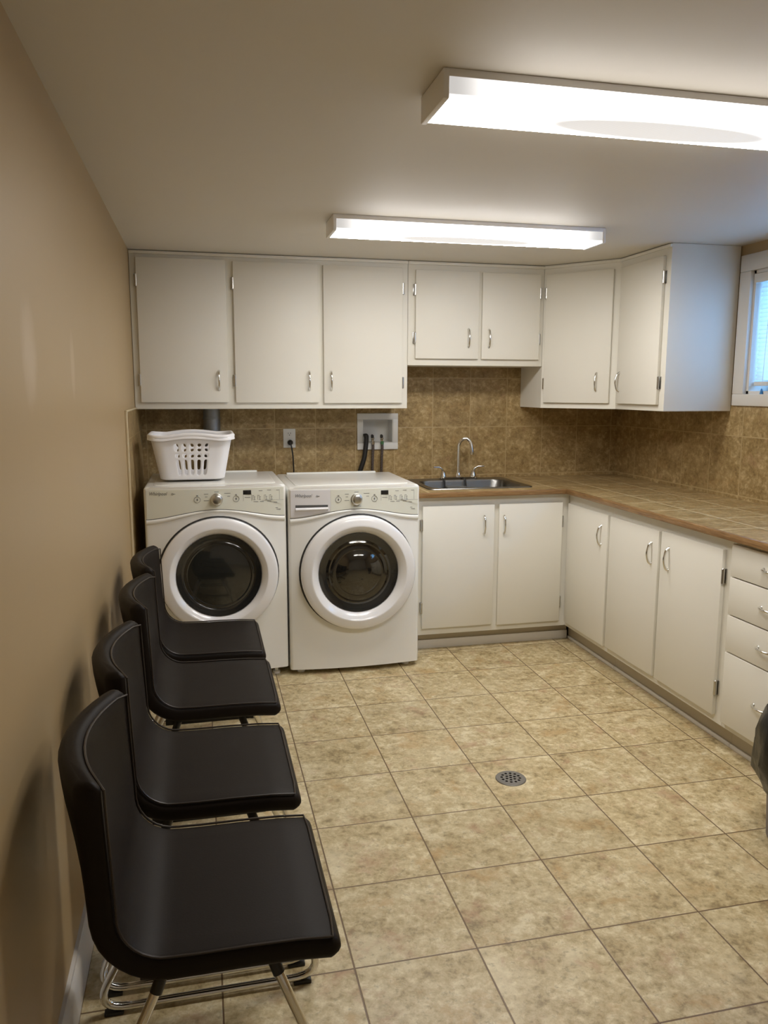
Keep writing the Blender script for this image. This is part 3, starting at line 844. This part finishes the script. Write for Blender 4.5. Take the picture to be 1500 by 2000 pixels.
        for xf in (ox+.095, ox+.545):
            obj('foot_pad', MB().box(xf-.022, xf+.022, oy+yb-.009, oy+yb+.009, 0, .010, .002), M['rubber'], lg)
    return ch
chair = build_chair(.31, 1.532)
for (yy, lab, dx, rz) in ((2.071, 'dark brown leather chair second from the camera in the row of four', -.008, .0),
                  (2.670, 'dark brown leather chair third from the camera, past the gap in the row', .0, .0),
                  (3.192, 'dark brown leather chair farthest from the camera, in front of the dryer', -.006, .0)):
    dup(chair, (.31+dx, yy, 0), lab, rz)

# ================================================================== LAUNDRY BASKET
def basket():
    bz = 1.0085; cx, cy = .293, 4.235
    bk = thing('laundry_basket', 'white plastic laundry basket with slotted sides on top of the dryer', 'basket', (cx, cy, bz))
    w0, d0, w1, d1, hgt = .158, .135, .200, .178, .222
    # perimeter parameter: list of (unit x, unit y) on a rounded rectangle
    def peri(hw, hd, r):
        return None
    NV = [0, .055, .13, .22, .31, .40, .49, .54, .585, .63, .68, .77, .86, .93, 1.0]
    def side_pts(hw, hd, r):
        pts = []; kinds = []
        def seg(p, q, n, tag_):
            for i in range(n): pts.append((p[0]+(q[0]-p[0])*i/n, p[1]+(q[1]-p[1])*i/n)); kinds.append((tag_, i))
        seg((-hw+r, -hd), (hw-r, -hd), 15, 'L'); 
        for i in range(4): a = -PI/2+PI/2*i/4; pts.append((hw-r+r*math.cos(a), -hd+r+r*math.sin(a))); kinds.append(('c', i))
        seg((hw, -hd+r), (hw, hd-r), 11, 'S')
        for i in range(4): a = PI/2*i/4; pts.append((hw-r+r*math.cos(a), hd-r+r*math.sin(a))); kinds.append(('c', i))
        seg((hw-r, hd), (-hw+r, hd), 15, 'L')
        for i in range(4): a = PI/2+PI/2*i/4; pts.append((-hw+r+r*math.cos(a), hd-r+r*math.sin(a))); kinds.append(('c', i))
        seg((-hw, hd-r), (-hw, -hd+r), 11, 'S')
        for i in range(4): a = PI+PI/2*i/4; pts.append((-hw+r+r*math.cos(a), -hd+r+r*math.sin(a))); kinds.append(('c', i))
        return pts, kinds
    mb = MB(); rows = []
    for v in NV:
        hw, hd = w0+(w1-w0)*v, d0+(d1-d0)*v
        pts, kinds = side_pts(hw, hd, .05)
        rows.append([mb.V((cx+x, cy+y, bz+.004+hgt*v+(.012*max(0, math.cos(x/hw*PI*.9)) if v == 1.0 else 0))) for x, y in pts])
    K = len(kinds)
    slots_v = {3, 4, 5, 6-1, 7+0, 10, 11}
    for i in range(len(NV)-1):
        mid = (NV[i]+NV[i+1])/2
        hv = (.13 < mid < .49) or (.54 < mid < .63) or (.68 < mid < .86)
        for j in range(K):
            kd, ix = kinds[j]
            hole = hv and ((kd == 'L' and ix % 2 == 1 and 2 < ix < 12) or (kd == 'S' and ix % 2 == 0 and 1 < ix < 9))
            if not hole: mb.bm.faces.new((rows[i][j], rows[i][(j+1) % K], rows[i+1][(j+1) % K], rows[i+1][j]))
    mb.bm.faces.new(rows[0][::-1])
    o = obj('basket_body', mb, M['plastic'], bk, True, 180)
    so = o.modifiers.new('thickness', 'SOLIDIFY'); so.thickness = .0035; so.offset = 0
    su = o.modifiers.new('round', 'SUBSURF'); su.levels = 2; su.render_levels = 2
    # rolled rim with a wave in the middle of the long sides
    pts, kinds = side_pts(w1+.006, d1+.006, .055)
    path = []
    for x, y in pts:
        path.append((cx+x*1.0, cy+y, bz+hgt+.004+.013*max(0, math.cos(x/(w1)*PI*.75))**1.0*(1 if abs(y) > d1*.9 else 0)+.006*(abs(x)/w1)**6))
    rim = MB(); rim.tube(path, .0105, 10, True)
    # flared lip skirt
    A = [rim.V((p[0]+(p[0]-cx)*.035, p[1]+(p[1]-cy)*.035, p[2]+.006)) for p in path]; B = [rim.V((p[0]+(p[0]-cx)*.050, p[1]+(p[1]-cy)*.050, p[2]-.018)) for p in path]
    C = [rim.V((p[0]+(p[0]-cx)*.040, p[1]+(p[1]-cy)*.040, p[2]-.018)) for p in path]; Dd = [rim.V((p[0], p[1], p[2]+.009)) for p in path]
    k = len(path)
    for a_, b_ in ((Dd, A), (A, B), (B, C), (C, Dd)):
        for j in range(k): rim.bm.faces.new((a_[j], a_[(j+1) % k], b_[(j+1) % k], b_[j]))
    obj('rim', rim, M['plastic'], bk, True, 60)
basket()

# ================================================================== SMALL THINGS ON THE BACK WALL
yw = D-.008
tag(obj('vent_pipe', MB().cyl((.405, yw-.058, .80), (.405, yw-.058, ZB-.002), .048, n=32).lathe([(.050, 0), (.052, .006), (.050, .012)], (.405, yw-.058, 1.30), 'z', 32), M['zinc']),
    'grey metal vent pipe behind the laundry basket', 'pipe')
ol = thing('wall_outlet', 'white wall outlet above the dryer and washer', 'outlet', (.861, yw, 1.125))
obj('cover_plate', MB().box(.824, .898, yw-.006, yw-.0003, 1.124, 1.238, .003), M['outlet'], ol)
for zc in (1.207, 1.156):
    r = obj('receptacle', MB().prism(rrect(.861-.017, .861+.017, -.014, .014, .010), 0, .0022).box(0, 0, 0, 0, 0, 0), M['outlet'], ol) if False else None
    mb = MB(Matrix(((1, 0, 0, .861), (0, 0, -1, yw-.006), (0, 1, 0, zc), (0, 0, 0, 1))))
    mb.prism(rrect(-.017, .017, -.0145, .0145, .010), 0, .002, .0006)
    rc = obj('receptacle', mb, M['outlet'], ol)
    obj('slots', MB().box(.853, .8555, yw-.0086, yw-.007, zc, zc+.009).box(.8665, .869, yw-.0086, yw-.007, zc, zc+.009).box(.8585, .8635, yw-.0086, yw-.007, zc-.009, zc-.004), M['gasket'], rc, False)
pcd = thing('power_cord', 'black power cord plugged into the wall outlet above the washer', 'cord', (.868, yw-.03, .95))
obj('plug', MB().lathe([(0, .0005), (.016, .0005), (.017, .012), (.012, .026), (.006, .032), (0, .032)], (.864, yw-.0085, 1.156), 'y', 18), M['black'], pcd)
obj('cable', MB().tube(fillet_path([(.864, yw-.036, 1.153), (.868, yw-.046, 1.135), (.877, yw-.040, 1.08), (.882, yw-.032, .96), (.882, yw-.032, .80)], .03, 5), .0045, 8), M['black'], pcd)

bxo = thing('laundry_outlet_box', 'white recessed laundry valve box on the wall behind the washer', 'valve box', (1.406, yw, 1.106))
f_ = MB()
X0, X1, Z0, Z1 = 1.278, 1.536, 1.106, 1.328
x2, x3, z2, z3 = 1.313, 1.503, 1.147, 1.292
for (a, b, c, d) in ((X0, X1, z3, Z1), (X0, X1, Z0, z2), (X0, x2, z2, z3), (x3, X1, z2, z3)): f_.box(a, b, yw-.012, yw-.0003, c, d, .002)
obj('box_frame', f_, M['outlet'], bxo)
yb_ = yw+.085
obj('box_recess', MB().box(x2+.0005, x3-.0005, yb_, yb_+.003, z2+.0005, z3-.0005).box(x2+.0005, x2+.003, yw-.008, yb_, z2+.0005, z3-.0005).box(x3-.003, x3-.0005, yw-.008, yb_, z2+.0005, z3-.0005)
    .box(x2+.003, x3-.003, yw-.008, yb_, z3-.003, z3-.0005).box(x2+.003, x3-.003, yw-.008, yb_, z2+.0005, z2+.003), M['outlet'], bxo, False)
VX = (1.370, 1.428)
for vx in VX:
    v = MB(); v.lathe([(0, .006), (.010, .006), (.011, .020), (.006, .024), (0, .024)], (vx, yw-.010, 1.176), 'y', 14)
    v.tube([(vx, yw-.020, 1.176), (vx+.003, yw-.022, 1.150)], [.009, .008], 12)
    vv = obj('valve', v, M['chrome'], bxo)
    obj('valve_knob', MB().box(vx-.012, vx+.006, yw-.042, yw-.030, 1.180, 1.197, .003).tube([(vx-.004, yw-.034, 1.176), (vx-.004, yw-.036, 1.20)], [.004, .006], 8), M['black'], vv)
for vx, lab in zip(VX, ('left braided supply hose running from valve box down behind washer', 'right braided supply hose with a green tag below the valve box')):
    hs = thing('supply_hose', lab, 'hose', (vx, yw-.03, .95), 'braided supply hoses')
    obj('tubing', MB().tube(fillet_path([(vx+.004, yw-.024, 1.151), (vx+.004, yw-.028, 1.12), (vx-.002, yw-.032, 1.02), (vx-.002, yw-.034, .82)], .03, 5), .0085, 10), M['braid'], hs)
    obj('hose_nut', MB().cyl((vx+.004, yw-.024, 1.158), (vx+.004, yw-.025, 1.138), .0105, n=8), M['green'] if vx > 1.4 else M['hinge'], hs)
tag(obj('drain_hose', MB().tube(fillet_path([(1.318, yw-.020, 1.190), (1.332, yw-.026, 1.194), (1.330, yw-.030, 1.150), (1.318, yw-.034, 1.06), (1.288, yw-.036, .97), (1.262, yw-.036, .84)], .02, 5), .0145, 14), M['black']),
    'thick black drain hose hooked into the left side of valve box', 'hose')

# ================================================================== FLOOR DRAIN
fd = thing('floor_drain', 'round metal floor drain with small holes in the tile floor', 'drain', (1.455, 2.635, 0))
dx_, dy_ = 1.455, 2.635
obj('drain_pit', MB().lathe([(0, .0003), (.050, .0003), (.050, .0010), (0, .0010)], (dx_, dy_, 0), 'z', 40), M['pit'], fd)
obj('drain_rim', MB().lathe([(.050, .0003), (.0585, .0003), (.0585, .0015), (.056, .0042), (.052, .0046), (.050, .0042)], (dx_, dy_, 0), 'z', 48, True), M['grate'], fd)
gb = bmesh.new()
def circ(cx, cy, r, n): 
    vs = [gb.verts.new((cx+r*math.cos(2*PI*i/n), cy+r*math.sin(2*PI*i/n), .0040)) for i in range(n)]
    return [gb.edges.new((vs[i], vs[(i+1) % n])) for i in range(n)]
es = circ(dx_, dy_, .0515, 40)
for (rad, num) in ((0, 1), (.017, 6), (.0345, 12)):
    for i in range(num):
        a = 2*PI*i/num+.2; es += circ(dx_+rad*math.cos(a), dy_+rad*math.sin(a), .0056, 10)
bmesh.ops.triangle_fill(gb, edges=es, use_beauty=True)
gm = MB(); gm.add(gb)
go = obj('drain_grate', gm, M['grate'], fd, False)
so = go.modifiers.new('thickness', 'SOLIDIFY'); so.thickness = .0016; so.offset = 0

# ================================================================== RUBBISH BIN
bn = thing('rubbish_bin', 'grey rubbish bin with a black bag in front of the drawers', 'bin', (2.238, 2.015, 0))
bxx, byy = 2.238, 2.015
obj('bin_body', MB().lathe([(0, .0005), (.108, .0005), (.118, .008), (.140, .425), (.146, .432), (.142, .436), (.136, .430), (.114, .012), (0, .010)], (bxx, byy, 0), 'z', 40), M['bin'], bn)
bg = MB(); nA = 56; rings = []
profb = [(.128, .25, 0), (.135, .40, .002), (.139, .438, .004), (.147, .443, .005), (.152, .436, .005), (.164, .40, .010), (.175, .34, .013), (.179, .28, .014), (.168, .225, .014), (.146, .185, .010), (.138, .165, .006)]
for (r_, z_, w_) in profb:
    rg = []
    for j in range(nA):
        a = 2*PI*j/nA
        wob = w_*(math.sin(5*a+z_*14)*.5+math.sin(11*a-z_*25)*.35+random.uniform(-.25, .25))
        zz = z_+(.018*math.sin(3*a+1.1)+.010*math.sin(7*a) if z_ < .2 else 0)
        lim = 1.0
        x_ = bxx+(r_+wob)*math.cos(a); x_ = min(x_, 2.374)
        rg.append(bg.V((x_, byy+(r_+wob)*math.sin(a), zz)))
    rings.append(rg)
for a_, b_ in zip(rings, rings[1:]):
    for j in range(nA): bg.bm.faces.new((a_[j], a_[(j+1) % nA], b_[(j+1) % nA], b_[j]))
obj('bin_bag', bg, M['bag'], bn, True, 50, 'black plastic bag')
